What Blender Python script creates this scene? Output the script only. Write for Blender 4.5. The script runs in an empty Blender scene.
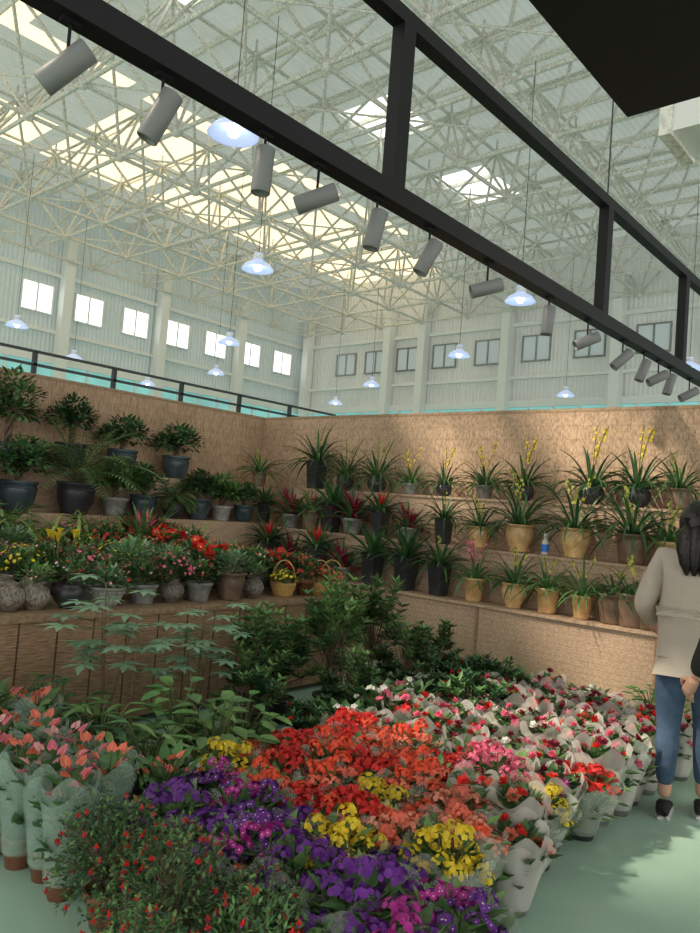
import bpy, math, random
from math import sin, cos, pi, radians
from mathutils import Vector, Matrix
random.seed(7)
R = random.uniform
S = bpy.context.scene
COL = S.collection

# ------------------------------------------------------------------ materials
def new_mat(name):
    m = bpy.data.materials.new(name); m.use_nodes = True
    nt = m.node_tree
    return m, nt, nt.nodes['Principled BSDF']
def mat(name, col, rough=.6, metal=0, var=0.0, vscale=8, bump=0, bscale=40, emis=0, ecol=None, alpha=1, rnd=0, spec=.5, trans=0):
    m, nt, b = new_mat(name)
    N, L = nt.nodes, nt.links
    b.inputs['Base Color'].default_value = (*col, 1)
    b.inputs['Roughness'].default_value = rough
    b.inputs['Metallic'].default_value = metal
    b.inputs['Specular IOR Level'].default_value = spec
    b.inputs['Alpha'].default_value = alpha
    tc = N.new('ShaderNodeTexCoord')
    src = None
    if var > 0:
        no = N.new('ShaderNodeTexNoise'); no.inputs['Scale'].default_value = vscale; no.inputs['Detail'].default_value = 4
        L.new(tc.outputs['Object'], no.inputs['Vector'])
        cr = N.new('ShaderNodeValToRGB')
        cr.color_ramp.elements[0].position = .3; cr.color_ramp.elements[1].position = .7
        cr.color_ramp.elements[0].color = (*[max(0, c*(1-var)) for c in col], 1)
        cr.color_ramp.elements[1].color = (*[min(1, c*(1+var)) for c in col], 1)
        L.new(no.outputs['Fac'], cr.inputs['Fac']); src = cr.outputs['Color']
    if rnd > 0:
        oi = N.new('ShaderNodeObjectInfo'); mr = N.new('ShaderNodeMapRange')
        mr.inputs['To Min'].default_value = 1-rnd; mr.inputs['To Max'].default_value = 1+rnd
        L.new(oi.outputs['Random'], mr.inputs['Value'])
        h = N.new('ShaderNodeHueSaturation'); h.inputs['Color'].default_value = (*col, 1)
        if src: L.new(src, h.inputs['Color'])
        L.new(mr.outputs['Result'], h.inputs['Value']); src = h.outputs['Color']
    if src: L.new(src, b.inputs['Base Color'])
    if bump > 0:
        n2 = N.new('ShaderNodeTexNoise'); n2.inputs['Scale'].default_value = bscale
        L.new(tc.outputs['Object'], n2.inputs['Vector'])
        bp = N.new('ShaderNodeBump'); bp.inputs['Strength'].default_value = bump; bp.inputs['Distance'].default_value = .01
        L.new(n2.outputs['Fac'], bp.inputs['Height']); L.new(bp.outputs['Normal'], b.inputs['Normal'])
    if emis > 0:
        b.inputs['Emission Color'].default_value = (*(ecol or col), 1); b.inputs['Emission Strength'].default_value = emis
    if trans > 0:
        tr = N.new('ShaderNodeBsdfTranslucent'); mx = N.new('ShaderNodeMixShader'); mx.inputs[0].default_value = trans
        tr.inputs['Color'].default_value = (*[min(1, c*1.6) for c in col], 1)
        if src: L.new(src, tr.inputs['Color'])
        out = N['Material Output']
        L.new(b.outputs[0], mx.inputs[1]); L.new(tr.outputs[0], mx.inputs[2]); L.new(mx.outputs[0], out.inputs['Surface'])
    return m

def reed_mat(name, c1, c2, vert=True, tie=.16, tiedark=.7, sc=None, lo=.34, hi=.60):
    m, nt, b = new_mat(name); N, L = nt.nodes, nt.links
    tc = N.new('ShaderNodeTexCoord')
    mp = N.new('ShaderNodeMapping'); mp.inputs['Scale'].default_value = sc or ((70, 70, 5) if vert else (4, 4, 90))
    L.new(tc.outputs['Object'], mp.inputs['Vector'])
    no = N.new('ShaderNodeTexNoise'); no.inputs['Scale'].default_value = 1.2; no.inputs['Detail'].default_value = 5; no.inputs['Roughness'].default_value = .7
    L.new(mp.outputs['Vector'], no.inputs['Vector'])
    cr = N.new('ShaderNodeValToRGB'); cr.color_ramp.elements[0].position = lo; cr.color_ramp.elements[1].position = hi
    cr.color_ramp.elements[0].color = (*c1, 1); cr.color_ramp.elements[1].color = (*c2, 1)
    L.new(no.outputs['Fac'], cr.inputs['Fac'])
    big = N.new('ShaderNodeTexNoise'); big.inputs['Scale'].default_value = 1.3; big.inputs['Detail'].default_value = 3
    L.new(tc.outputs['Object'], big.inputs['Vector'])
    mr = N.new('ShaderNodeMapRange'); mr.inputs['From Min'].default_value = .3; mr.inputs['From Max'].default_value = .7
    mr.inputs['To Min'].default_value = .84; mr.inputs['To Max'].default_value = 1.1
    L.new(big.outputs['Fac'], mr.inputs['Value'])
    h = N.new('ShaderNodeHueSaturation'); L.new(cr.outputs['Color'], h.inputs['Color']); L.new(mr.outputs['Result'], h.inputs['Value'])
    sx = N.new('ShaderNodeSeparateXYZ'); L.new(tc.outputs['Object'], sx.inputs[0])
    if vert:
        val = sx.outputs['Z']
    else:
        ad = N.new('ShaderNodeMath'); ad.operation = 'ADD'; L.new(sx.outputs['X'], ad.inputs[0]); L.new(sx.outputs['Y'], ad.inputs[1]); val = ad.outputs[0]
    md = N.new('ShaderNodeMath'); md.operation = 'PINGPONG'; md.inputs[1].default_value = tie/2; L.new(val, md.inputs[0])
    lt = N.new('ShaderNodeMath'); lt.operation = 'LESS_THAN'; lt.inputs[1].default_value = .006; L.new(md.outputs[0], lt.inputs[0])
    mx = N.new('ShaderNodeMix'); mx.data_type = 'RGBA'; mx.blend_type = 'MULTIPLY'
    L.new(lt.outputs[0], mx.inputs[0]); L.new(h.outputs['Color'], mx.inputs[6]); mx.inputs[7].default_value = (tiedark, tiedark, tiedark, 1)
    L.new(mx.outputs[2], b.inputs['Base Color'])
    b.inputs['Roughness'].default_value = .75
    bp = N.new('ShaderNodeBump'); bp.inputs['Strength'].default_value = .4; bp.inputs['Distance'].default_value = .01
    L.new(no.outputs['Fac'], bp.inputs['Height']); L.new(bp.outputs['Normal'], b.inputs['Normal'])
    return m
def corr_mat(name, col, axis='X', scale=3.0, rough=.55, depth=.05, emis=0):
    m, nt, b = new_mat(name); N, L = nt.nodes, nt.links
    tc = N.new('ShaderNodeTexCoord'); w = N.new('ShaderNodeTexWave'); w.bands_direction = axis; w.inputs['Scale'].default_value = scale
    L.new(tc.outputs['Object'], w.inputs['Vector'])
    no = N.new('ShaderNodeTexNoise'); no.inputs['Scale'].default_value = .6; L.new(tc.outputs['Object'], no.inputs['Vector'])
    cr = N.new('ShaderNodeValToRGB'); cr.color_ramp.elements[0].color = (*[c*.82 for c in col], 1); cr.color_ramp.elements[1].color = (*[min(1, c*1.1) for c in col], 1)
    L.new(no.outputs['Fac'], cr.inputs['Fac']); L.new(cr.outputs['Color'], b.inputs['Base Color'])
    bp = N.new('ShaderNodeBump'); bp.inputs['Strength'].default_value = .6; bp.inputs['Distance'].default_value = depth
    L.new(w.outputs['Fac'], bp.inputs['Height']); L.new(bp.outputs['Normal'], b.inputs['Normal'])
    b.inputs['Roughness'].default_value = rough
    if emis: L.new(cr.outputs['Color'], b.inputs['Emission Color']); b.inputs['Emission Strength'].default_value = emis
    return m

M = {}
M['floor'] = mat('green_epoxy_floor', (.38, .57, .46), .3, var=.1, vscale=1.2)
M['reedR'] = reed_mat('woven_reed', (.27, .17, .105), (.60, .42, .28), tie=.14, tiedark=.88, sc=(60, 60, 22))
M['reedL'] = reed_mat('woven_reed_left', (.25, .15, .09), (.58, .40, .26), tie=.14, tiedark=.85, sc=(90, 90, 9))
M['burlap'] = reed_mat('reed_cover', (.34, .22, .14), (.60, .43, .30), tie=.05, tiedark=.9, sc=(40, 40, 70))
M['blind'] = reed_mat('bamboo_blind', (.14, .08, .04), (.46, .30, .18), vert=False, tie=.24, tiedark=.25, sc=(9, 9, 150))
M['rim'] = mat('reed_edge', (.30, .20, .12), .8, var=.3, vscale=30)
M['white'] = mat('white_steel', (.93, .92, .86), .45)
M['colw'] = mat('white_column', (.80, .82, .80), .5)
M['roof'] = corr_mat('roof_deck_glow', (.61, .64, .61), 'X', 2.0, emis=.34)  # emission added to brighten the opaque deck and the frame below it
M['hallwL'] = corr_mat('hall_cladding_left_glow', (.60, .68, .68), 'Y', 2.0, emis=.12)  # faint glow added to brighten the left cladding; it is no light source
M['hallwB'] = corr_mat('hall_cladding_back_glow', (.66, .68, .65), 'X', 2.0, emis=.12)  # back cladding brightened by the same added glow
M['teal'] = mat('teal_glazing', (.30, .62, .62), .25, var=.25, vscale=.7, emis=.3, ecol=(.35, .85, .85))
M['sky'] = mat('skylight_panel', (.9, .8, .6), .5, emis=1.35, ecol=(1, .78, .50), var=.1)
M['skyw'] = mat('skylight_white', (.9, .9, .9), .5, emis=1.8, ecol=(1, .98, .93))
M['win'] = mat('window_glass_bright', (.9, .95, .95), .2, emis=1.8, ecol=(.93, 1, 1))
M['wind'] = mat('window_glass_dim', (.40, .45, .46), .15, emis=.18, ecol=(.8, .95, .95))
M['black'] = mat('black_steel', (.008, .008, .010), .55, spec=.25)
M['dark'] = mat('dark_grey_steel', (.04, .045, .05), .5)
M['spot'] = mat('spotlight_grey', (.19, .195, .20), .45)
M['dome'] = mat('lamp_dome', (.55, .66, .9), .3, emis=.45, ecol=(.55, .66, 1))
M['bulb'] = mat('lamp_bulb', (1, 1, 1), .3, emis=6, ecol=(.9, .94, 1))
M['soil'] = mat('soil', (.05, .03, .02), .9)
M['terra'] = mat('terracotta', (.30, .12, .07), .7, var=.2, rnd=.2)
M['gold'] = mat('ochre_glaze', (.64, .42, .19), .3, var=.25, vscale=14, rnd=.2)
M['brown'] = mat('brown_glaze', (.20, .13, .09), .35, var=.35, vscale=14, rnd=.3)
M['jarm'] = mat('speckled_stoneware', (.17, .14, .11), .4, var=.7, vscale=45, rnd=.3)
M['dpot'] = mat('charcoal_ceramic', (.04, .043, .05), .35, var=.3, rnd=.3)
M['grey'] = mat('grey_ceramic', (.26, .27, .25), .5, var=.35, vscale=20, rnd=.3)
M['bluep'] = mat('slate_glaze', (.05, .075, .09), .25, var=.4)
M['blackp'] = mat('plastic_pot', (.05, .05, .05), .5)
M['whitep'] = mat('white_pot', (.6, .6, .58), .4)
M['wick'] = mat('wicker', (.50, .30, .10), .7, var=.4, vscale=60)
M['leafD'] = mat('leaf_dark', (.035, .10, .040), .42, var=.35, vscale=12, rnd=.3, trans=.12)
M['leafM'] = mat('leaf_mid', (.075, .18, .055), .45, var=.3, vscale=12, rnd=.3, trans=.18)
M['leafL'] = mat('leaf_light', (.17, .31, .10), .45, var=.3, vscale=12, rnd=.25, trans=.22)
M['leafY'] = mat('leaf_yellowgreen', (.36, .45, .12), .45, var=.3, vscale=12, rnd=.2, trans=.25)
M['leafB'] = mat('leaf_bluegreen', (.22, .38, .24), .5, var=.25, vscale=12, rnd=.15, trans=.15)
M['stem'] = mat('stem', (.10, .14, .04), .6)
M['wood'] = mat('trunk', (.16, .11, .07), .8, var=.3, vscale=20)
fc = dict(red=(.68, .025, .022), orange=(.80, .09, .035), coral=(.82, .18, .11), salmon=(.84, .30, .20), yellow=(.90, .62, .03),
          purple=(.15, .025, .28), magenta=(.47, .025, .29), pink=(.80, .16, .27), burg=(.26, .01, .04), white=(.80, .78, .72),
          lpink=(.83, .42, .45), lime=(.50, .50, .09))
for k, c in fc.items():
    M[k] = mat('petal_'+k, c, .55, var=.28, vscale=25, rnd=.18, trans=.2)
M['wrap'] = mat('cellophane', (.72, .80, .70), .2, alpha=.27, spec=.9)
M['sleeve'] = mat('cellophane_sleeve', (.42, .58, .48), .2, alpha=.40, spec=.9)
M['wrapw'] = mat('frosted_wrap', (.82, .80, .74), .35, alpha=.45)
M['skin'] = mat('skin', (.58, .33, .23), .5)
M['hair'] = mat('hair', (.012, .009, .008), .4, bump=.4, bscale=60)
M['knit'] = mat('cream_knit', (.52, .46, .39), .9, var=.06, bump=.5, bscale=90)
M['jean'] = mat('denim', (.045, .085, .15), .85, var=.25, vscale=14, bump=.2, bscale=200)
M['bcloth'] = mat('black_cloth', (.012, .012, .014), .8)
M['lips'] = mat('lips', (.45, .12, .1), .5)
M['eyew'] = mat('eye', (.02, .015, .01), .2)
M['blue'] = mat('blue_label', (.02, .2, .75), .4)

# ------------------------------------------------------------------ mesh builder
class MB:
    def __init__(s): s.v = []; s.f = []; s.m = []; s.s = []; s.mats = []
    def mi(s, k):
        if k not in s.mats: s.mats.append(k)
        return s.mats.index(k)
    def add(s, vs, fs, k, smooth=True):
        o = len(s.v); s.v += [tuple(p) for p in vs]; i = s.mi(k)
        for f in fs: s.f.append(tuple(a+o for a in f)); s.m.append(i); s.s.append(smooth)
    def mesh(s, name):
        me = bpy.data.meshes.new(name); me.from_pydata(s.v, [], s.f)
        for k in s.mats: me.materials.append(M[k])
        me.polygons.foreach_set('material_index', s.m); me.polygons.foreach_set('use_smooth', s.s); me.update()
        return me
    def obj(s, name, loc=(0, 0, 0), parent=None):
        o = bpy.data.objects.new(name, s.mesh(name)); o.location = loc; COL.objects.link(o)
        if parent: o.parent = parent
        return o
    def box(s, a, b, k):
        x0, y0, z0 = a; x1, y1, z1 = b
        s.add([(x0,y0,z0),(x1,y0,z0),(x1,y1,z0),(x0,y1,z0),(x0,y0,z1),(x1,y0,z1),(x1,y1,z1),(x0,y1,z1)],
              [(0,3,2,1),(4,5,6,7),(0,1,5,4),(1,2,6,5),(2,3,7,6),(3,0,4,7)], k, False)
    def lathe(s, prof, n, k, c=(0,0,0), rot=0, smooth=True, wav=0, wn=8, ez=0, mtx=None):
        vs = []; fs = []
        for i, (r, z) in enumerate(prof):
            t = i/max(1, len(prof)-1)
            for j in range(n):
                a = rot+2*pi*j/n; rr = r*(1+wav*t*sin(wn*a+i)); zz = z+ez*t*sin(wn*a*.5+1)
                p = Vector((rr*cos(a), rr*sin(a), zz))
                if mtx: p = mtx @ p
                vs.append((p[0]+c[0], p[1]+c[1], p[2]+c[2]))
        for i in range(len(prof)-1):
            for j in range(n):
                j2 = (j+1) % n
                fs.append((i*n+j, i*n+j2, (i+1)*n+j2, (i+1)*n+j))
        s.add(vs, fs, k, smooth)
    def tube(s, pts, rad, n, k, caps=False):
        vs = []; fs = []; pts = [Vector(p) for p in pts]
        for i, p in enumerate(pts):
            d = (pts[min(i+1, len(pts)-1)]-pts[max(i-1, 0)]).normalized()
            a = d.cross(Vector((0, 0, 1)) if abs(d.z) < .95 else Vector((1, 0, 0))).normalized(); b = d.cross(a)
            r = rad[i] if isinstance(rad, (list, tuple)) else rad
            for j in range(n):
                t = 2*pi*j/n; vs.append(p+a*r*cos(t)+b*r*sin(t))
        for i in range(len(pts)-1):
            for j in range(n):
                j2 = (j+1) % n; fs.append((i*n+j, i*n+j2, (i+1)*n+j2, (i+1)*n+j))
        if caps: fs.append(tuple(range(n))[::-1]); fs.append(tuple((len(pts)-1)*n+j for j in range(n)))
        s.add(vs, fs, k, True)
    def ball(s, c, r, k, n=8, m=5, sc=(1,1,1)):
        prof = [(r*sin(pi*i/m)+1e-5, -r*cos(pi*i/m)) for i in range(m+1)]
        s.lathe(prof, n, k, c, mtx=Matrix.Diagonal(sc).to_3x3())
    def leaf(s, p, d, L, W, k, fold=.25):
        p = Vector(p); d = Vector(d).normalized()
        sd = d.cross(Vector((0, 0, 1)))
        if sd.length < .05: sd = Vector((1, 0, 0))
        sd.normalize(); nn = sd.cross(d)
        mid = p+d*L*.45-nn*W*fold
        s.add([p, p+d*L*.45+sd*W*.5, p+d*L-nn*L*.12, p+d*L*.45-sd*W*.5, mid], [(0, 1, 2, 4), (0, 4, 2, 3)], k)
    def strap(s, p, d, L, W, droop, k, n=6, sharp=2.5, wmin=.5):
        p = Vector(p); d = Vector(d).normalized(); vs = []; fs = []
        sd = d.cross(Vector((0, 0, 1)))
        if sd.length < .05: sd = Vector((1, 0, 0))
        sd.normalize()
        for i in range(n+1):
            t = i/n; w = W*.5*(wmin+(1-wmin)*sin(pi*min(1, t*1.6)*.5))*(1-t**sharp)+.0006
            nn = sd.cross(d)
            vs += [p+sd*w, p-nn*w*.5, p-sd*w]
            d = (d+Vector((0, 0, -droop/n))).normalized(); p = p+d*L/n
        for i in range(n):
            a = i*3; fs += [(a, a+3, a+4, a+1), (a+1, a+4, a+5, a+2)]
        s.add(vs, fs, k)
    def flower(s, c, nrm, r, k, pet=6, cup=.25, ctr=None):
        c = Vector(c); n = Vector(nrm).normalized()
        a = n.cross(Vector((0, 0, 1)))
        if a.length < .05: a = Vector((1, 0, 0))
        a.normalize(); b = n.cross(a); vs = []; fs = []; o = R(0, 6)
        for i in range(pet):
            t = o+2*pi*i/pet; w = pi/pet*1.1; q = len(vs)
            vs += [c, c+(a*cos(t-w)+b*sin(t-w))*r*.72+n*r*cup*.6, c+(a*cos(t)+b*sin(t))*r+n*r*cup*R(.4, 1.3), c+(a*cos(t+w)+b*sin(t+w))*r*.72+n*r*cup*.6]
            fs.append((q, q+1, q+2, q+3))
        s.add(vs, fs, k)
        if ctr:
            q = c+n*r*.22
            s.add([q+a*r*.2, q+b*r*.2, q-a*r*.2, q-b*r*.2], [(0, 1, 2, 3)], ctr)
    def rose(s, c, nrm, r, k):
        s.flower(c, nrm, r, k, 6, .35)
        n = Vector(nrm).normalized()
        s.flower(Vector(c)+n*r*.15, nrm, r*.75, k, 5, .8); s.flower(Vector(c)+n*r*.3, nrm, r*.45, k, 4, 1.3)

def rdir(zmin=0, zmax=1):
    z = R(zmin, zmax); a = R(0, 2*pi); q = math.sqrt(max(0, 1-z*z)); return Vector((q*cos(a), q*sin(a), z))
def pick(k): return k if isinstance(k, str) else random.choice(k)

# ------------------------------------------------------------------ pots
def pot(mb, kind, s=1.0):
    """returns (soil height, rim radius)"""
    P = dict(
        terra=([(.001,0),(.055,0),(.078,.115),(.090,.115),(.093,.145),(.080,.145),(.077,.125),(.001,.125)], 18, 'terra'),
        slim=([(.001,0),(.045,0),(.060,.10),(.066,.10),(.068,.12),(.058,.12),(.055,.105),(.001,.105)], 18, 'terra'),
        plast=([(.001,0),(.055,0),(.078,.12),(.084,.12),(.084,.13),(.074,.13),(.072,.12),(.001,.12)], 16, 'blackp'),
        white=([(.001,0),(.055,0),(.078,.12),(.084,.12),(.084,.13),(.074,.13),(.072,.12),(.001,.12)], 16, 'grey'),
        urn=([(.001,0),(.075,0),(.08,.012),(.075,.025),(.10,.075),(.118,.13),(.118,.17),(.105,.2),(.108,.212),(.128,.222),(.128,.235),(.105,.235),(.1,.21),(.001,.21)], 24, 'gold'),
        bucket=([(.001,0),(.068,0),(.074,.01),(.098,.19),(.112,.195),(.114,.22),(.1,.22),(.095,.2),(.001,.2)], 22, 'gold'),
        brown=([(.001,0),(.085,0),(.09,.012),(.115,.17),(.112,.2),(.13,.21),(.13,.225),(.11,.225),(.1,.2),(.001,.2)], 22, 'brown'),
        bowl=([(.001,0),(.08,0),(.085,.015),(.12,.08),(.13,.12),(.14,.125),(.14,.14),(.122,.14),(.118,.125),(.001,.125)], 24, 'grey'),
        gpot=([(.001,0),(.07,0),(.075,.012),(.098,.12),(.11,.13),(.11,.15),(.096,.15),(.09,.13),(.001,.13)], 22, 'grey'),
        round=([(.001,0),(.06,0),(.062,.012),(.10,.05),(.112,.1),(.105,.14),(.09,.155),(.097,.165),(.082,.165),(.078,.15),(.001,.15)], 22, 'dpot'),
        big=([(.001,0),(.10,0),(.105,.015),(.14,.1),(.15,.19),(.145,.22),(.16,.235),(.16,.255),(.135,.255),(.13,.23),(.001,.23)], 24, 'dpot'),
        bigblue=([(.001,0),(.10,0),(.105,.015),(.14,.1),(.15,.19),(.145,.22),(.16,.235),(.16,.255),(.135,.255),(.13,.23),(.001,.23)], 24, 'bluep'),
        jar=([(.001,0),(.05,0),(.055,.01),(.08,.04),(.088,.05),(.09,.06),(.095,.09),(.09,.11),(.078,.14),(.074,.145),(.05,.16),(.058,.18),(.045,.18),(.04,.165),(.001,.165)], 24, 'jarm'),
    )
    if kind == 'sq':
        mb.lathe([(.001,0),(.095,0),(.097,.01),(.125,.30),(.135,.305),(.135,.325),(.118,.325),(.112,.30),(.001,.30)], 4, 'dpot', rot=pi/4, smooth=False)
        mb.lathe([(.111,.302),(.001,.305)], 4, 'soil', rot=pi/4, smooth=False); return .30, .08
    if kind == 'basket':
        pr = [(.001,0),(.08,0)]+[(.085+.03*i/8+(.004 if i % 2 else 0), .012*i+.01) for i in range(9)]+[(.12,.125),(.11,.125),(.1,.1),(.001,.1)]
        mb.lathe(pr, 24, 'wick')
        mb.tube([(.115*cos(a), 0, .12+.2*sin(a)) for a in [pi*i/14 for i in range(15)]], .006, 6, 'wick'); return .1, .1
    pr, n, k = P[kind]
    mb.lathe([(r*s, z*s) for r, z in pr], n, k)
    if kind == 'bowl':
        for i in range(24):
            a = 2*pi*i/24; mb.ball((.125*cos(a), .125*sin(a), .1), .011, 'grey', 6, 4)
    if kind == 'jar':
        for i in range(16):
            a = 2*pi*i/16
            mb.tube([(.083*cos(a), .083*sin(a), .045),(.096*cos(a+.2), .096*sin(a+.2), .09),(.080*cos(a+.4), .080*sin(a+.4), .138)], .003, 4, 'grey')
            mb.tube([(.083*cos(a+.4), .083*sin(a+.4), .045),(.096*cos(a+.2), .096*sin(a+.2), .09),(.080*cos(a), .080*sin(a), .138)], .003, 4, 'grey')
    if kind in ('big','bigblue'):
        mb.lathe([(.150,.19),(.16,.195),(.150,.203)], 24, k)
    zs = pr[-1][1]*s; rr = pr[-2][0]*s
    mb.lathe([(rr, zs+.004), (.001, zs+.008)], 14, 'soil')
    return zs, rr

# ------------------------------------------------------------------ plants
def mound(pk, Rr, H, lk, fk, nl=90, nf=60, fr=.018, pet=6, ctr=None, ll=.06, rose=False, zc=None, s=1):
    mb = MB(); z0, rr = pot(mb, pk, s)
    for i in range(12):
        d = rdir(.3, 1); mb.tube([(0,0,z0), (d.x*Rr*.5, d.y*Rr*.5, z0+H*.4), (d.x*Rr*.8, d.y*Rr*.8, z0+H*.75*d.z+.02)], .003, 4, 'stem')
    for i in range(nl):
        d = rdir(-.15, 1); q = R(.45, 1.0)
        p = Vector((d.x*Rr*q, d.y*Rr*q, z0+H*.25+d.z*H*.65*q))
        mb.leaf(p, d+Vector((R(-.5,.5), R(-.5,.5), R(-.2,.4))), ll*R(.7, 1.3), ll*.5, pick(lk))
    for i in range(nf):
        d = rdir(.1 if zc is None else zc, 1); q = R(.9, 1.12)
        p = Vector((d.x*Rr*q, d.y*Rr*q, z0+H*.25+d.z*H*.78*q))
        mb.flower(p, d+Vector((R(-.4,.4), R(-.4,.4), R(0,.5))), fr*R(.8, 1.2), pick(fk), pet, .25, ctr)
    return mb
def clusters(pk, Rr, H, lk, fk, ncl=9, npc=22, fr=.012, crad=.045, ctr=None, pet=5, ll=.09, wrap=None, leafn=60, rose=False, wh=1.0):
    mb = MB(); z0, rr = pot(mb, pk)
    for i in range(leafn):
        d = rdir(0, .8); q = R(.3, 1.0)
        mb.leaf((d.x*Rr*q, d.y*Rr*q, z0+H*R(.1, .85)), d+Vector((R(-.4,.4), R(-.4,.4), R(0,.6))), ll*R(.7, 1.2), ll*.6, pick(lk))
    for i in range(ncl):
        a = 2.4*i+R(-.3,.3); q = math.sqrt((i+.5)/ncl)*Rr
        c = Vector((q*cos(a), q*sin(a), z0+H*(1-.35*(q/Rr)**2)+R(-.035,.035)))
        mb.tube([(c.x*.3, c.y*.3, z0), (c.x*.8, c.y*.8, z0+H*.5), c], .003, 4, 'stem')
        k = pick(fk)
        if rose:
            mb.rose(c, Vector((c.x, c.y, .15)), fr*R(.85, 1.2), k)
            for q2 in range(3): mb.leaf(c-Vector((0,0,.02)), rdir(-.2,.5), .05, .03, 'leafM')
        else:
            cc = crad*R(.75, 1.2)
            for j in range(npc):
                d = rdir(-.2, 1); mb.flower(c+Vector((d.x*cc, d.y*cc, d.z*cc*.75)), d+Vector((R(-.3,.3),R(-.3,.3),.3)), fr*R(.8,1.25), k, pet, .2, ctr)
    if wrap:
        n = 40
        mb.lathe([(.066,.03),(.085,.12),(Rr*.92,z0+H*.45*wh),(Rr*1.12,z0+H*.84*wh)], n, wrap, wav=.07, wn=9, ez=.03)
        mb.lathe([(.070,.05),(.092,.15),(Rr*1.0,z0+H*.42*wh),(Rr*1.2,z0+H*.68*wh)], n, wrap, rot=.3, wav=.09, wn=7, ez=.035)
    return mb
def orchid(pk, n=24, L=.42, W=.024, spike=3, fk='lime', lk='leafM', fl_up=.9):
    mb = MB(); z0, rr = pot(mb, pk)
    for i in range(n):
        a = 2.4*i; t = i/n; el = 1.35-.85*t+R(-.1,.1)
        d = Vector((cos(a)*cos(el), sin(a)*cos(el), sin(el)))
        mb.strap((cos(a)*.03, sin(a)*.03, z0), d, L*R(.75,1.15), W, R(1.1,2.4), pick(lk), 7)
    for i in range(spike):
        a = R(0,6.28); x, y = cos(a)*.1, sin(a)*.1; h = L*fl_up*R(.8,1.1)
        pts = [(x*t*t*1.2, y*t*t*1.2, z0+h*t) for t in (0,.3,.6,.85,1)]
        mb.tube(pts, .0035, 5, 'stem')
        for j in range(9):
            t = .5+.5*j/9; p = Vector((x*t*t*1.2, y*t*t*1.2, z0+h*t)); d = rdir(-.1,.4); mb.flower(p+d*.018, d, .017, fk, 5, .2, 'lime')
    return mb
def brom(pk, n=26, L=.32, W=.045, ck='red', lk='leafD', cn=8, ch=.5):
    mb = MB(); z0, rr = pot(mb, pk)
    for i in range(n):
        a = 2.4*i; t = i/n; el = 1.3-1.0*t+R(-.1,.1)
        mb.strap((cos(a)*.02, sin(a)*.02, z0), (cos(a)*cos(el), sin(a)*cos(el), sin(el)), L*R(.85,1.15), W, R(.7,1.5), pick(lk), 6, 2.2, .8)
    for i in range(cn):
        a = 2.4*i; el = 1.35-.8*(i/cn)
        mb.strap((0,0,z0+L*ch*.4), (cos(a)*cos(el), sin(a)*cos(el), sin(el)), L*ch, W*.8, .4, ck, 4, 2, .8)
    return mb
def bonsai(pk, H=.5, crowns=4, cr=.16, lk='leafM', n=130):
    mb = MB(); z0, rr = pot(mb, pk)
    for k in range(3):
        o = k*2.09; mb.tube([(.02*cos(o+t*7), .02*sin(o+t*7), z0-.02+H*.6*t) for t in [i/12 for i in range(13)]], .014, 7, 'wood')
    for c in range(crowns):
        a = 2.2*c+R(0,.5); q = (.0 if c == 0 else cr*.85); cz = z0+H*(.95 if c == 0 else R(.5,.8)); cc = Vector((q*cos(a), q*sin(a), cz))
        mb.tube([(0,0,z0+H*.5), cc*.6+Vector((0,0,z0+H*.6))*.4, cc], [.01,.007,.004], 5, 'wood')
        for i in range(n):
            d = rdir(-.5, 1); p = cc+Vector((d.x*cr, d.y*cr, d.z*cr*.75))*R(.4,1); mb.leaf(p, d+rdir(-1,1)*.4, .055*R(.7,1.3), .034, pick(lk))
    return mb
def palm(pk, n=16, L=.55, lk='leafM', pin=.09, pw=.016, droop=1.6):
    mb = MB(); z0, rr = pot(mb, pk)
    for i in range(n):
        a = 2.4*i+R(-.2,.2); el = 1.35-.8*(i/n); d = Vector((cos(a)*cos(el), sin(a)*cos(el), sin(el))); p = Vector((0,0,z0)); pts = [p.copy()]
        Lr = L*R(.8,1.1); sd = d.cross(Vector((0,0,1))).normalized()
        for j in range(18):
            p = p+d*Lr/18; d = (d+Vector((0,0,-droop/18))).normalized(); pts.append(p.copy())
            if j > 2:
                w = pin*sin(pi*(j-1)/18)+.02
                for sg in (-1, 1): mb.leaf(p, sd*sg+d*.6, w, pw, lk)
        mb.tube(pts, .003, 4, 'stem')
    return mb
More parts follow.
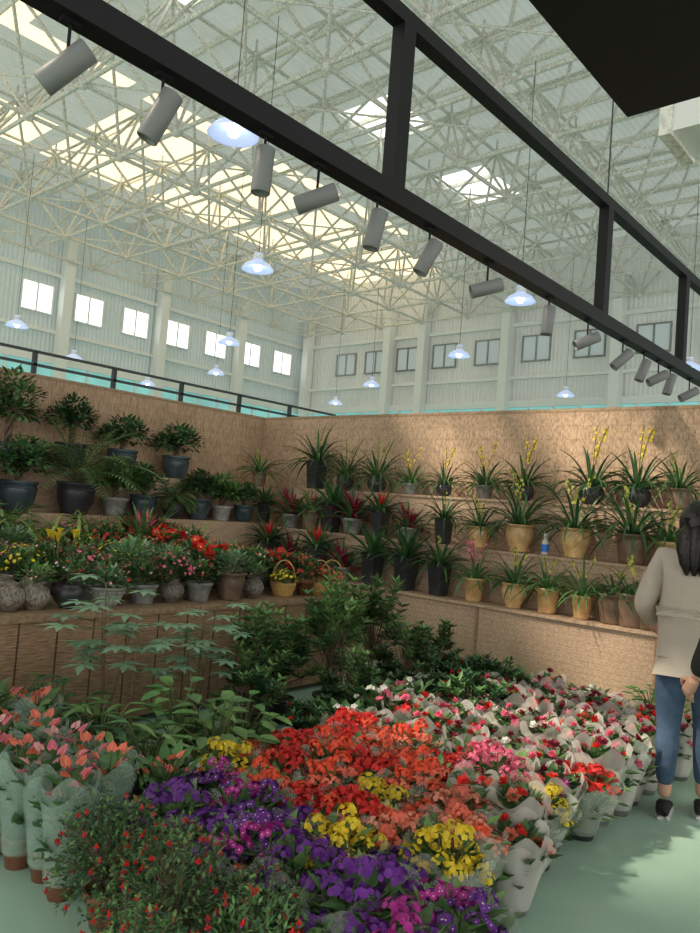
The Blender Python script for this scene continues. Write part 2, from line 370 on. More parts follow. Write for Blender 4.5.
def anthurium(wrap='sleeve', fk='coral', lk='leafM'):
    mb = MB(); z0, rr = pot(mb, 'slim' if wrap else 'terra')
    qm = .075 if wrap else .12
    def heart(p, d, L, W, k):
        d = Vector(d).normalized(); sd = d.cross(Vector((0,0,1))).normalized(); nn = sd.cross(d); p = Vector(p)
        mb.add([p, p-d*L*.2+sd*W*.3, p+d*L*.15+sd*W*.5, p+d*L*.6+sd*W*.33, p+d*L-nn*L*.1, p+d*L*.6-sd*W*.33, p+d*L*.15-sd*W*.5, p-d*L*.2-sd*W*.3, p+d*L*.4-nn*W*.12],
               [(0,1,2,8),(8,2,3,4),(8,4,5,6),(0,8,6,7)], k)
    for i in range(36):
        a = 2.4*i; q = R(.02,qm); z = z0+R(.06,.33); p = Vector((q*cos(a), q*sin(a), z))
        mb.tube([(0,0,z0), (p.x*.4, p.y*.4, z0+(z-z0)*.6), p], .003, 4, 'stem'); heart(p, (cos(a), sin(a), R(.2,1.4)), R(.07,.10), R(.045,.06), lk)
    for i in range(12):
        a = 2.4*i+1; q = R(.02,qm+.02); z = z0+R(.25,.37); p = Vector((q*cos(a), q*sin(a), z))
        mb.tube([(0,0,z0), (p.x*.4, p.y*.4, z0+(z-z0)*.6), p], .003, 4, 'stem'); heart(p, (cos(a), sin(a), R(.6,1.2)), .046, .042, fk if i % 3 else 'pink')
        mb.tube([p, p+Vector((cos(a)*.01, sin(a)*.01, .022))], [.0035,.0025], 5, 'salmon')
    if wrap:
        mb.lathe([(.062,.06),(.07,.14),(.088,.30),(.105,.44)], 36, wrap, wav=.08, wn=8, ez=.03)
        mb.lathe([(.066,.07),(.074,.16),(.094,.30),(.112,.40)], 36, wrap, rot=.4, wav=.09, wn=6, ez=.04)
    return mb
def fuchsia(pk='terra', Rr=.22, H=.34, nl=1300, nb=26, lks=('leafM','leafL','leafD')):
    mb = MB(); z0, rr = pot(mb, pk)
    for i in range(40):
        d = rdir(.2, 1); o = R(.95, 1.25); pts = [(0,0,z0), (d.x*Rr*.4, d.y*Rr*.4, z0+H*.45*d.z+.05), (d.x*Rr*.85, d.y*Rr*.85, z0+H*.95*d.z+.02), (d.x*Rr*1.1*o, d.y*Rr*1.1*o, z0+H*1.05*d.z*o)]
        mb.tube(pts, [.004,.003,.002,.0012], 4, 'wood')
        e = Vector(pts[3])
        for j in range(12): mb.leaf(e.lerp(Vector(pts[2]), j/12), rdir(-.3,1), R(.018,.03), .013, pick(lks))
    for i in range(nl):
        d = rdir(-.25, 1); q = R(.4, 1.04)
        p = Vector((d.x*Rr*q, d.y*Rr*q, z0+.08+d.z*H*.85*q)); mb.leaf(p, d+rdir(-1,1)*.9, R(.016,.032), .013, pick(lks))
    for i in range(nb):
        d = rdir(-.1, 1); p = Vector((d.x*Rr*1.04, d.y*Rr*1.04, z0+.08+d.z*H*.9)); q = Vector((R(-.3,.3), R(-.3,.3), -1)).normalized()
        mb.tube([p, p+q*.008, p+q*.02], [.0015,.004,.003], 5, 'red'); mb.flower(p+q*.018, q, .013, 'red', 4, -.3); mb.tube([p+q*.02, p+q*.028], [.004,.002], 5, 'magenta')
    return mb
def shrub(pk='plast', Rr=.27, H=.5, lk=('leafD','leafM','leafM','leafL'), nt=50, ll=.08, fk=None, s=1.3, low=.2):
    mb = MB(); z0, rr = pot(mb, pk, s)
    for k in range(3):
        a = k*2.1; mb.tube([(0,0,z0),(.02*cos(a),.02*sin(a),z0+H*.25),(.07*cos(a),.07*sin(a),z0+H*.5)], [.009,.007,.005], 6, 'wood')
    for i in range(nt):
        d = rdir(-.1, 1); q = R(.5, 1.08); p = Vector((d.x*Rr*q, d.y*Rr*q, z0+H*(.3+low*.3)+d.z*H*.68*q))
        mb.tube([(0,0,z0+H*.2), (p.x*.4, p.y*.4, z0+(p.z-z0)*.6), p], [.005,.0035,.002], 4, 'wood')
        lc = pick(lk)
        for t in (1, .88, .76):
            b = Vector((0,0,z0+H*.25)).lerp(p, t)
            for j in range(6):
                a = j*1.05+t*5; mb.leaf(b, Vector((cos(a), sin(a), R(.1,.9)))+d*.4, ll*R(.7,1.15), ll*.34, lc)
        if fk and i % 5 == 0: mb.rose(p+d*.02, d+Vector((0,0,.5)), .03, pick(fk))
    return mb
def aralia(H=.72, n=9, L=.12):
    mb = MB(); z0, rr = pot(mb, 'plast', 1.3)
    for k in range(3):
        a0 = k*2.1; top = Vector((.10*cos(a0), .10*sin(a0), z0+H*(1-.14*k))); mb.tube([(0,0,z0), top*.5+Vector((0,0,z0*.5)), top], [.008,.006,.004], 6, 'wood')
        for i in range(n):
            t = .5+.5*(i+1)/n; b = Vector((0,0,z0)).lerp(top, t); a = 2.4*i+a0; q = R(.12,.30)*(1.2-t*.5)
            e = b+Vector((cos(a)*q, sin(a)*q, R(.0,.03))); mb.tube([b, e], .0025, 4, 'stem')
            for j in range(8):
                w = 2*pi*j/8+.2; mb.leaf(e, (cos(w), sin(w), R(-.15,.08)), L*R(.75,1), L*.36, 'leafB', .1)
    return mb
def bigleaf(pk='plast', lk='leafL', n=40, H=.35, L=.15, W=.12):
    mb = MB(); z0, rr = pot(mb, pk, 1.2)
    for i in range(n):
        a = 2.4*i; q = R(.05,.2); z = z0+H*R(.35,1)*(1-q); p = Vector((q*cos(a), q*sin(a), z)); mb.tube([(0,0,z0), (p.x*.5, p.y*.5, z0+(z-z0)*.7), p], .004, 4, 'stem')
        mb.strap(p, (cos(a), sin(a), R(.1,.6)), L*R(.7,1.1), W, .8, pick(lk), 5, 2, .25)
    return mb
def spiky(pk, lk='leafY', n=24, L=.38, W=.03, fk=None):
    mb = orchid(pk, n, L, W, 0, lk=lk)
    if fk:
        for i in range(7):
            a = R(0,6.28); q = R(.02,.12); p = Vector((q*cos(a), q*sin(a), L*R(.85,1.15)+.1)); mb.tube([(0,0,.12), p*.6, p], .004, 5, 'stem')
            mb.lathe([(.003,0),(.008,.016),(.012,.032),(.022,.046),(.026,.05)], 10, fk, p, wav=.15, wn=2)
    return mb
def jarclosed():
    mb = MB(); pot(mb, 'jar'); return mb

LIB = {}
def lib(key, nm, fn, *a, **k):
    m = fn(*a, **k); LIB[key] = (nm, m.mesh(nm))
def wallver(key):
    """variant trained flat against a wall on its +y side"""
    kk = key+'_w'
    if kk not in LIB:
        nm, me = LIB[key]; m2 = me.copy()
        for v in m2.vertices:
            if v.co.y > .13: v.co.y = .13+.07*math.tanh((v.co.y-.13)/.07)
        LIB[kk] = (nm, m2)
    return kk
def put(key, x, y, z, s=1.0, rz=None, sz=None):
    nm, me = LIB[key]; o = bpy.data.objects.new(nm, me); COL.objects.link(o)
    o.location = (x, y, z); o.rotation_euler = (0, 0, R(0, 6.28) if rz is None else rz); o.scale = (s, s, sz or s); return o

LD = ('leafD','leafM')
for i, L_ in enumerate((.50, .56, .44)):
    lib('orcU%d' % i, 'potted_cymbidium_orchid', orchid, 'urn', 44, L_, .028, 3, 'lime', LD)
    lib('orcS%d' % i, 'potted_strap_leaf_orchid', orchid, 'sq', 42, L_*.95, .034, 1, 'lime', LD)
    lib('orcB%d' % i, 'potted_cymbidium_orchid', orchid, 'bucket', 40, L_*.85, .026, 2, 'lime', 'leafM')
    lib('orcD%d' % i, 'potted_strap_leaf_orchid', orchid, 'round', 40, L_*.9, .030, 2, 'lime', 'leafM')
lib('orcBr', 'potted_cymbidium_orchid', orchid, 'brown', 52, .52, .028, 2, 'lime', LD)
lib('orcT', 'potted_strap_leaf_orchid', orchid, 'brown', 24, .3, .022, 1, 'lime', 'leafM')
lib('orcHi', 'potted_tall_spike_orchid', orchid, 'round', 44, .46, .032, 3, 'yellow', LD, 1.25)
lib('orcHg', 'potted_tall_spike_orchid', orchid, 'gpot', 44, .42, .032, 3, 'yellow', 'leafM', 1.2)
lib('orcPk', 'potted_moth_orchid', orchid, 'bucket', 30, .36, .03, 4, 'pink', 'leafM', 1.0)
lib('bromR', 'potted_bromeliad', brom, 'sq', 34, .42, .048, 'red', LD)
lib('bromP', 'potted_bromeliad', brom, 'gpot', 36, .40, .048, 'burg', ('leafD','burg','leafM','leafM'))
lib('bromB', 'potted_bromeliad', brom, 'sq', 38, .42, .05, 'leafM', ('leafD','leafM'))
lib('bromK', 'potted_bromeliad', brom, 'brown', 34, .38, .044, 'pink', ('leafM','leafL'))
lib('bon1', 'potted_ficus_bonsai', bonsai, 'big', .42, 6, .14, ('leafM','leafD'))
lib('bon2', 'potted_ficus_bonsai', bonsai, 'round', .5, 6, .15, ('leafM','leafL'))
lib('bon3', 'potted_jade_plant', bonsai, 'gpot', .26, 6, .13, ('leafM','leafL'))
lib('bon4', 'potted_money_tree', bonsai, 'bigblue', .28, 6, .16, ('leafM','leafD'))
lib('palm', 'potted_parlor_palm', palm, 'big', 28, .66, 'leafL', .11, .02)
lib('palm2', 'potted_fern', palm, 'round', 30, .36, 'leafL', .06, .014, 2.2)
lib('spky', 'potted_dracaena', spiky, 'plast', ('leafY','leafL'), 28, .38, .032)
lib('calY', 'potted_calla_lily', spiky, 'terra', 'leafM', 22, .26, .05, 'yellow')
lib('calO', 'potted_calla_lily', spiky, 'terra', 'leafM', 22, .26, .05, 'orange')
lib('jar', 'glazed_jar', jarclosed)
GR = ('leafM','leafL','leafD')
for nm, key, pk, fk in (('begonia','mR','terra','red'),('begonia','mP','gpot','pink'),('chrysanthemum','mY','plast','yellow'),('begonia','mO','terra','coral'),('daisy','mW','bowl','white'),('begonia','mB','jar','pink')):
    lib(key, 'potted_'+nm, mound, pk, .17, .22, GR, fk, 230, 62, .0145)
lib('mG', 'potted_mini_foliage', mound, 'jar', .1, .14, ('leafM','leafL'), 'lpink', 80, 10, .009)
lib('mG2', 'potted_mini_foliage', mound, 'gpot', .15, .2, GR, ('pink','red','lpink'), 230, 34, .0115)
lib('mG3', 'potted_mini_foliage', mound, 'round', .14, .2, ('leafM','leafL'), ('white','red'), 230, 30, .0115)
lib('mGl', 'potted_dusty_miller', mound, 'brown', .16, .22, ('leafB','leafL'), 'white', 240, 5, .01)
lib('mBowl', 'potted_ivy_bowl', mound, 'bowl', .18, .16, ('leafM','leafB'), ('red','lpink'), 220, 24, .011)
lib('poin', 'potted_poinsettia', clusters, 'plast', .18, .26, GR, 'red', 8, 4, .042, .03, 'yellow', 6, .09, None, 130)
lib('baskY', 'flower_basket', mound, 'basket', .12, .13, ('leafM','leafL'), 'yellow', 90, 60, .015)
lib('baskR', 'flower_basket', mound, 'basket', .12, .13, ('leafM','leafL'), 'coral', 90, 60, .015)
for k in ('purple','magenta'):
    for v in (0, 1): lib('cin'+k+'%d' % v, 'potted_cineraria', clusters, 'plast', .16, .25, ('leafM','leafL'), (k, k, k, 'magenta' if v else 'purple'), 15, 16, .0135, .038, 'white' if v else None, 8, .09, 'wrap', 110)
for k in ('red','orange','coral','salmon','yellow','pink'):
    k2 = {'red':('red','red','orange'),'orange':('orange','orange','red','coral'),'coral':('coral','coral','orange','salmon'),'salmon':('salmon','coral')}.get(k, k)
    lib('kal'+k, 'potted_kalanchoe', clusters, 'plast', .145, .25, ('leafM','leafL'), k2, 17, 32, .0105, .036, None, 5, .07, 'wrap', 110)
for k, f in (('mixA',('pink','burg','white')),('mixB',('red','pink','red')),('mixC',('burg','magenta','red')),('mixD',('lpink','pink')),('mixE',('coral','red'))):
    lib(k, 'wrapped_ranunculus', clusters, 'white', .12, .24, GR, f, 9, 0, .032, .0, None, 5, .08, 'wrapw', 80, True, 1.12)
lib('cyc', 'potted_cyclamen', clusters, 'gpot', .15, .22, 'leafM', ('lpink','pink','white'), 12, 5, .02, .02, None, 5, .1, None, 90)
lib('anth', 'wrapped_anthurium', anthurium); lib('anth2', 'wrapped_anthurium', anthurium, 'sleeve', 'lpink', 'leafM'); lib('anth3', 'potted_anthurium', anthurium, None, 'coral', 'leafM')
lib('fuc', 'potted_fuchsia', fuchsia, 'terra', .22, .34, 1300, 40); lib('fuc2', 'potted_fuchsia', fuchsia, 'plast', .24, .34, 1500, 45, GR)
lib('shr', 'potted_gardenia_shrub', shrub, 'plast', .27, .54); lib('shr2', 'potted_gardenia_shrub', shrub, 'round', .24, .5, ('leafM','leafD','leafL'), 44, .075)
lib('shr3', 'potted_gardenia_shrub', shrub, 'plast', .24, .62, ('leafM','leafL'), 44, .085, None, 1.3, .8)
lib('shrR', 'potted_camellia', shrub, 'plast', .22, .32, ('leafD','leafM'), 36, .075, 'red')
lib('aral', 'potted_aralia', aralia); lib('big', 'potted_broadleaf_plant', bigleaf, 'plast', ('leafL','leafL','leafM'), 44, .34, .11, .085); lib('big2', 'potted_croton', bigleaf, 'plast', GR, 46, .34, .15, .045)

# ------------------------------------------------------------------ hall shell
XL, YB, ZR = -25.2, 25.0, 11.6
mb = MB(); mb.add([(XL,-9,0),(10,-9,0),(10,YB,0),(XL,YB,0)], [(0,1,2,3)], 'floor', False); mb.obj('floor')
roof = MB(); sk = MB(); c = .55
nx = int((10-XL)/c)+1; ny = int((YB+9)/c)+1
def cell(i, j):
    x = XL+(i+.5)*c; y = -9+(j+.5)*c
    if (-11.6 < x < -8.2 and -.9 < y < .8 and not (-10.1 < x < -9.6)) or (-10.6 < x < -9.2 and -2.7 < y < -2.0) or (-10.4 < x < -8.0 and -5.0 < y < -3.4): return 'hole'
    if -22.4 < x < -14.7:
        u = int((x+22.4)/.55); w = int((y+9)/.55)
        if u % 5 != 4 and w % 7 != 6 and ((u//5)*7+(w//7)*5) % 9 != 0 and (x < -16.4 or y < 7): return 'sky'
    if -12.9 < x < -11.3 and (13.4 < y < 15.4 or 18.2 < y < 20.2 or 7 < y < 8.6): return 'skyw'
    return 'deck'
for i in range(nx):
    for j in range(ny):
        t = cell(i, j)
        if t == 'hole': continue
        x, y = XL+i*c, -9+j*c; q = [(x,y,ZR),(x,y+c,ZR),(x+c,y+c,ZR),(x+c,y,ZR)]
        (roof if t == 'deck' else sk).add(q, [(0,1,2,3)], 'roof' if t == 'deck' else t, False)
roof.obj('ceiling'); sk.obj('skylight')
pur = MB()
for j in range(int(34/1.1)):
    y = -9+j*1.1; pur.box((-14.7,y-.03,ZR-.16),(10,y+.03,ZR-.02),'white'); pur.box((XL,y-.03,ZR-.16),(-22.4,y+.03,ZR-.02),'white')
    if j % 2 == 0: pur.box((-22.4,y-.02,ZR-.07),(-14.7,y+.02,ZR-.02),'white')
pur.obj('roof_purlins')
sf = MB(); P = 2.2; zb, zt = 9.3, 11.2; gx = range(0, 16); gy = range(-3, 12)
bn = lambda i, j: Vector((XL+.6+i*P, .3+j*P, zb)); tn = lambda i, j: Vector((XL+.6+(i+.5)*P, .3+(j+.5)*P, zt))
def seg(a, b, r): sf.tube([a, b], r, 5, 'white')
for i in gx:
    for j in gy:
        if i+1 in gx: seg(bn(i,j), bn(i+1,j), .052)
        if j+1 in gy: seg(bn(i,j), bn(i,j+1), .052)
        sf.ball(bn(i,j), .13, 'white', 6, 4); sf.ball(tn(i,j), .10, 'white', 6, 4)
        if i+1 in gx: seg(tn(i,j), tn(i+1,j), .042)
        if j+1 in gy: seg(tn(i,j), tn(i,j+1), .042)
        for di in (0,1):
            for dj in (0,1):
                if i+di in gx and j+dj in gy: seg(tn(i,j), bn(i+di,j+dj), .038)
        if (i+j) % 2 == 0 and i+1 in gx and j+1 in gy: seg(bn(i,j), bn(i+1,j+1), .024)
        seg(tn(i,j), tn(i,j)+Vector((0,0,.35)), .03)
sf.obj('roof_space_frame')
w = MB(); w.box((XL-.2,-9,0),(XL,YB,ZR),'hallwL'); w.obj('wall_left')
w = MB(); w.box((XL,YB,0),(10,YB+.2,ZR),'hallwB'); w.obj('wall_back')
t = MB(); t.box((XL,-9,3.2),(XL+.06,YB,5.7),'teal'); t.box((XL,YB-.06,3.2),(10,YB,5.7),'teal')
for k in range(31):
    y = -6+k*1.0; t.box((XL+.05,y-.04,3.2),(XL+.12,y+.04,5.7),'colw')
for k in range(35):
    x = XL+1+k*1.0; t.box((x-.04,YB-.12,3.2),(x+.04,YB-.05,5.7),'colw')
t.obj('curtain_glazing')
t = MB()
for z, h in ((5.7,.25),(6.75,.12),(8.75,.14)):
    t.box((XL,-9,z),(XL+.18,YB,z+h),'colw'); t.box((XL,YB-.18,z),(10,YB,z+h),'colw')
t.obj('trim_1')
def window(nm, cx, cy, ax, ww, hh, gk, cz=7.9):
    b = MB()
    def bx(u0, u1, z0, z1, d0, d1, k):
        if ax == 'y': b.box((XL+d0, cy+u0, cz+z0), (XL+d1, cy+u1, cz+z1), k)
        else: b.box((cx+u0, YB-d1, cz+z0), (cx+u1, YB-d0, cz+z1), k)
    fk = 'colw' if ax == 'y' else 'grey'
    bx(-ww/2, ww/2, -hh/2, hh/2, .01, .03, gk); f = .05
    bx(-ww/2-f, ww/2+f, hh/2, hh/2+f, .0, .09, fk); bx(-ww/2-f, ww/2+f, -hh/2-f, -hh/2, .0, .12, fk)
    bx(-ww/2-f, -ww/2, -hh/2, hh/2, 0, .09, fk); bx(ww/2, ww/2+f, -hh/2, hh/2, 0, .09, fk); bx(-.03, .03, -hh/2, hh/2, .02, .07, fk)
    b.obj(nm)
n = 1
for k in range(-3, 7): window('window_%d' % n, 0, 11.9+1.95*k, 'y', 1.05, .95, 'win'); n += 1
for x in (-22.4,-20.7,-18.95,-17.1,-15.1,-13.05,-11.0,-8.8,-6.7,-4.6,-2.5): window('window_%d' % n, x, 0, 'x', 1.05, .9, 'wind'); n += 1
cm = MB()
for y in (-3.2, .8, 4.8, 8.8, 12.8, 16.8, 20.8): cm.box((XL+.1,y-.17,0),(XL+.5,y+.17,10.2),'colw')
for x in (-24.6,-19.8,-18.0,-14.15,-9.9,-5.7,-1.5): cm.box((x-.17,YB-.5,0),(x+.17,YB-.1,10.2),'colw')
cm.obj('hall_columns')
rf = MB()
for z in (3.72, 4.0, 4.28): rf.box((-15.6,-4,z),(-15.5,17,z+.05),'dark')
for k in range(12): y = -4+k*1.9; rf.box((-15.6,y,0),(-15.5,y+.08,4.3),'dark')
rf.obj('stall_rail_frame')
# ------------------------------------------------------------------ booth walls and display steps
b = MB(); b.box((-8.0,-2.5,0),(-7.92,7.28,2.66),'reedL'); b.obj('wall_reed_left')
b = MB(); b.box((-7.92,7.2,0),(3.5,7.28,2.66),'reedR'); b.obj('wall_reed_right')
b = MB(); b.tube([(-7.96,-2.5,2.67),(-7.96,7.24,2.67)], .035, 8, 'rim'); b.tube([(-7.96,7.24,2.67),(3.5,7.24,2.67)], .035, 8, 'rim'); b.obj('trim_2')
b = MB()
b.box((-6.84,6.08,0),(-1.98,6.40,.70),'burlap'); b.box((-6.84,6.40,0),(-1.98,6.78,1.19),'burlap'); b.box((-6.84,6.78,0),(-1.98,7.18,1.69),'burlap')
for y0, y1, z in ((6.05,6.40,.70),(6.38,6.78,1.19),(6.76,7.18,1.69)): b.box((-6.84,y0,z),(-1.95,y1,z+.025),'burlap')
for x in (-1.99,-3.6,-5.2): b.box((x-.012,6.065,0),(x+.012,6.08,.70),'rim')
b.obj('stepped_display_stand')
b = MB()
b.box((-7.9,-1.5,0),(-7.32,7.18,1.70),'burlap'); b.box((-7.32,-1.5,0),(-6.86,7.18,1.24),'burlap')
b.obj('stepped_display_stand')
b = MB()
b.box((-6.84,-1.5,.04),(-4.27,5.05,.71),'blind'); b.box((-6.84,-1.5,.71),(-4.24,5.08,.75),'rim')
for y in (-1.5, .9, 1.9, 2.9, 3.9, 5.0): b.box((-4.27,y,.0),(-4.255,y+.02,.71),'rim')
b.obj('display_table')

# ------------------------------------------------------------------ black hanging frame + spots + canopy
b = MB(); x = -2.95
b.box((x-.06,-2,3.44),(x+.06,14,3.56),'black'); b.box((x-.05,-2,4.60),(x+.05,14,4.70),'black')
for y in (.3, 3.6, 6.9, 9.3, 12.0): b.box((x-.05,y-.06,3.56),(x+.05,y+.06,4.60),'black')
for y in (.3, 6.9, 12.0): b.tube([(x,y,4.7),(x,y,9.3)], .008, 6, 'dark')
b.obj('hanging_steel_frame')
b = MB(); b.box((-1.35,-2,3.5),(2.5,3.38,3.72),'black'); b.box((-1.38,-2,3.47),(2.53,3.40,3.50),'black')
for yy in (-1, 3): b.tube([(-1,yy,3.72),(-1,yy,9.3)], .01, 6, 'dark')
b.obj('hanging_black_canopy')
b = MB(); b.box((-1.72,4.9,4.15),(2.0,5.35,4.65),'colw'); b.box((-1.76,4.87,4.12),(-1.68,5.38,4.68),'white')
for xx in (-1.5, 1.6): b.tube([(xx,5.1,4.65),(xx,5.1,9.3)], .01, 6, 'dark')
b.obj('air_duct')
spots = [(1.42,48,60),(1.88,25,40),(2.52,2,0),(2.93,66,70),(3.46,10,20),(4.03,25,60),(4.8,72,70),(5.82,4,0),(6.63,64,60),(7.5,45,60),(8.1,20,60),(8.57,60,60),(8.97,15,0),(9.7,60,70)]
for y, tilt, az in spots:
    b = MB(); b.tube([(0,0,.16),(0,0,0)], .008, 6, 'black'); b.box((-.02,-.04,.14),(.02,.04,.16),'black')
    mt = (Matrix.Rotation(radians(41), 4, 'Z') @ Matrix.Rotation(radians(tilt), 4, 'Y')).to_3x3()
    b.lathe([(.001,.12),(.047,.12),(.052,.115),(.052,-.12),(.048,-.125),(.043,-.12),(.041,-.09),(.001,-.09)], 20, 'spot', (0,0,-.04), mtx=mt)
    o = b.obj('track_spotlight', (-2.95, y, 3.28))
lamps = [(-5.88,4.60),(-8.93,7.69),(-6.1,11.0),(-17.5,7.87),(-20.2,10.8),(-17.6,13.9),(-13.8,11.2),(-9.4,14.3),(-14.1,16.9),(-17.95,19.6),(-9.4,19.9),(-5.25,17.2),(-22,14.5)]
for (x, y) in lamps:
    b = MB()
    b.lathe([(.03,.26),(.07,.25),(.075,.14),(.10,.13),(.20,.07),(.25,0),(.262,-.01),(.25,-.005),(.19,.06),(.001,.11)], 28, 'dome')
    b.lathe([(.085,.22),(.085,.15)], 16, 'white'); b.ball((0,0,.03), .065, 'bulb', 12, 8)
    b.tube([(0,0,.26),(0,0,4.15)], .006, 5, 'dark'); b.obj('pendant_lamp', (x, y, 5.15))

# ------------------------------------------------------------------ plants on right stand
def jit(a): return R(-a, a)
for x, k, s in ((-6.6,'bromR',1),(-6.2,'bromP',1),(-5.8,'bromR',1),(-5.4,'bromP',.95),(-4.99,'bromB',1),(-4.55,'bromB',1.05),(-4.14,'orcS2',.95),(-3.74,'orcPk',1),(-3.32,'orcU2',.95),(-2.99,'orcB2',1),(-2.67,'orcB1',.9),(-2.40,'orcT',1.1),(-2.24,'orcT',1.2),(-2.1,'orcT',1)):
    put(k, x, 6.22, .726, s, rz=jit(.1) if k in ('bromR','bromB') or k.startswith('orcS') else None)
for x, k, s in ((-6.6,'bromP',1.1),(-6.25,'bromK',1),(-5.93,'bromB',1),(-5.6,'bromP',1.2),(-5.2,'bromR',.9),(-4.8,'bromP',.9),(-4.35,'orcS0',.8),(-3.92,'orcU2',.9),(-3.48,'orcU1',1.12),(-2.92,'orcU0',1.15),(-2.40,'orcBr',1.15),(-2.1,'orcB0',1)):
    put(wallver(k), x, 6.56, 1.217, s, rz=0)
for x, k, s in ((-6.6,'orcS1',1.1),(-6.1,'orcD1',1),(-5.6,'orcD1',1.05),(-5.1,'orcHg',.85),(-4.64,'orcHi',.8),(-4.13,'orcHg',.95),(-3.67,'orcHi',.95),(-2.96,'orcHi',1.1),(-2.52,'orcHi',1.1),(-2.15,'orcBr',.85)):
    put(wallver(k), x, 6.95, 1.717, s, rz=0)
b = MB(); b.lathe([(.001,0),(.03,0),(.033,.01),(.033,.12),(.014,.15),(.014,.165),(.02,.17),(.02,.2),(.001,.2)], 16, 'whitep'); b.lathe([(.034,.03),(.034,.1)], 16, 'blue'); b.obj('spray_bottle', (-3.18,6.5,1.217))
# ------------------------------------------------------------------ left wall stand
for y, k, s in ((.6,'bon2',1),(1.4,'bon1',1),(2.2,'bon2',1.1),(2.9,'palm2',1),(3.47,'bon2',1.3),(4.16,'bon1',1.1),(4.8,'bon4',1.1),(5.55,'bon4',1.1)):
    put(wallver(k), -7.66, y, 1.70, s, rz=pi/2)
put('orcBr', -7.42, 6.72, 1.7, .85)
for y, k, s in ((.6,'bon4',1),(1.5,'palm',1),(2.4,'bon4',1),(2.85,'bon3',1.2),(3.35,'bon4',1.15),(3.95,'palm',1.25),(4.4,'bon3',1.3),(4.75,'bon4',.95),(5.15,'palm2',1.1),(5.5,'bon4',.95),(5.85,'bon3',1.2),(6.2,'bon4',.8),(6.55,'bromB',.75)):
    put(k, -7.08, y, 1.24, s)
# ------------------------------------------------------------------ left table
front = ['jar','mG','mG3','mBowl','mG2','mB','mG2','mGl','mG','baskY','mR','baskR','baskR']
y = 1.15
for k in ['mG2','jar','mG2','mG']: put(k, -4.45, y, .75); y += .24
ys = [2.12,2.28,2.50,2.76,3.05,3.28,3.52,3.80,4.05,4.38,4.62,4.80,4.97]
for k, yy in zip(front, ys): put(k, -4.43+jit(.02), yy, .75, .92)
put('jar', -4.62, 2.15, .75, 1.05); put('jar', -4.66, 2.38, .75, 1.1); put('jar', -4.62, 2.0, .75, 1.05)
for x in (-4.72,-5.0,-5.28,-5.56,-5.84,-6.12,-6.4,-6.64):
    yy = 1.0+R(0,.1)
    while yy < 4.98:
        if yy < 2.9:
            k = random.choice(['calY','calY','mY','mY','mW','mP','spky','mG2','calO','mGl']) if x > -5.9 else random.choice(['big2','spky','big','palm2','spky'])
        elif yy < 3.7:
            k = random.choice(['mP','mG2','mG3','mO','mGl','cyc','mR','mW','mY','mP']) if x > -5.9 else random.choice(['spky','spky','big2','mP'])
        else:
            k = random.choice(['poin','mR','mR','mG2','mO','mG3','mG2','mP']) if x > -6.2 else random.choice(['bromK','big2','poin','spky','mR'])
        if x == -4.72 and (k in ('big','big2','spky','calY','calO') or yy < 2.5): k = random.choice(['mG2','mG3','mP','mO'])
        if x == -4.72 and yy < 2.55: yy += .3; continue
        put(k, x+jit(.03), min(yy, 4.95), .75, R(.88, 1.08)*(1.25 if x < -6.1 else 1)); yy += R(.26, .33)

# ------------------------------------------------------------------ floor bed
YEL = ((-1.90,2.54),(-1.42,2.31),(-1.80,2.06),(-1.5,3.2),(-2.62,2.4))
def zone(x, y):
    if y < 3.4 and any(abs(x-a) < .115 and abs(y-b_) < .112 for a, b_ in YEL): return 'kalyellow'
    if y < 2.14:
        return random.choice(['cinpurple0','cinmagenta1','cinpurple1','cinmagenta0']) if x > -2.5 else None
    if y < 2.75:
        if x > -1.62: return random.choice(['kalcoral','kalcoral','kalsalmon','kalorange'])
        if x > -2.15: return random.choice(['kalorange','kalorange','kalcoral','kalred'])
        if x > -2.8: return random.choice(['kalred','kalred','kalorange'])
        return None
    if y < 3.35:
        if x > -1.9: return random.choice(['kalcoral','kalorange','kalpink','mixE','kalsalmon'])
        if x > -2.8: return random.choice(['kalred','kalred','kalorange','kalred'])
        return None
    if x > -2.75:
        if y < 3.8: return random.choice(['mixE','mixB','mixC','mixB','kalred','mixE'])
        return random.choice(['mixA','mixB','mixC','mixD','mixA','mixC','mixE'])
    if y > 4.6 and x > -3.1: return random.choice(['cyc','mixB','shrR'])
    return None
y = 1.86; row = 0
while y < 5.35:
    x = (-1.43 if y < 3 else -1.50)-(row % 2)*.06
    while x > -3.2:
        k = zone(x, y)
        if k: put(k, x+jit(.03), y+jit(.03), 0, R(.9, 1.1), sz=R(.85, 1.14))
        x -= .235 if y < 3.3 else .225
    y += .225; row += 1
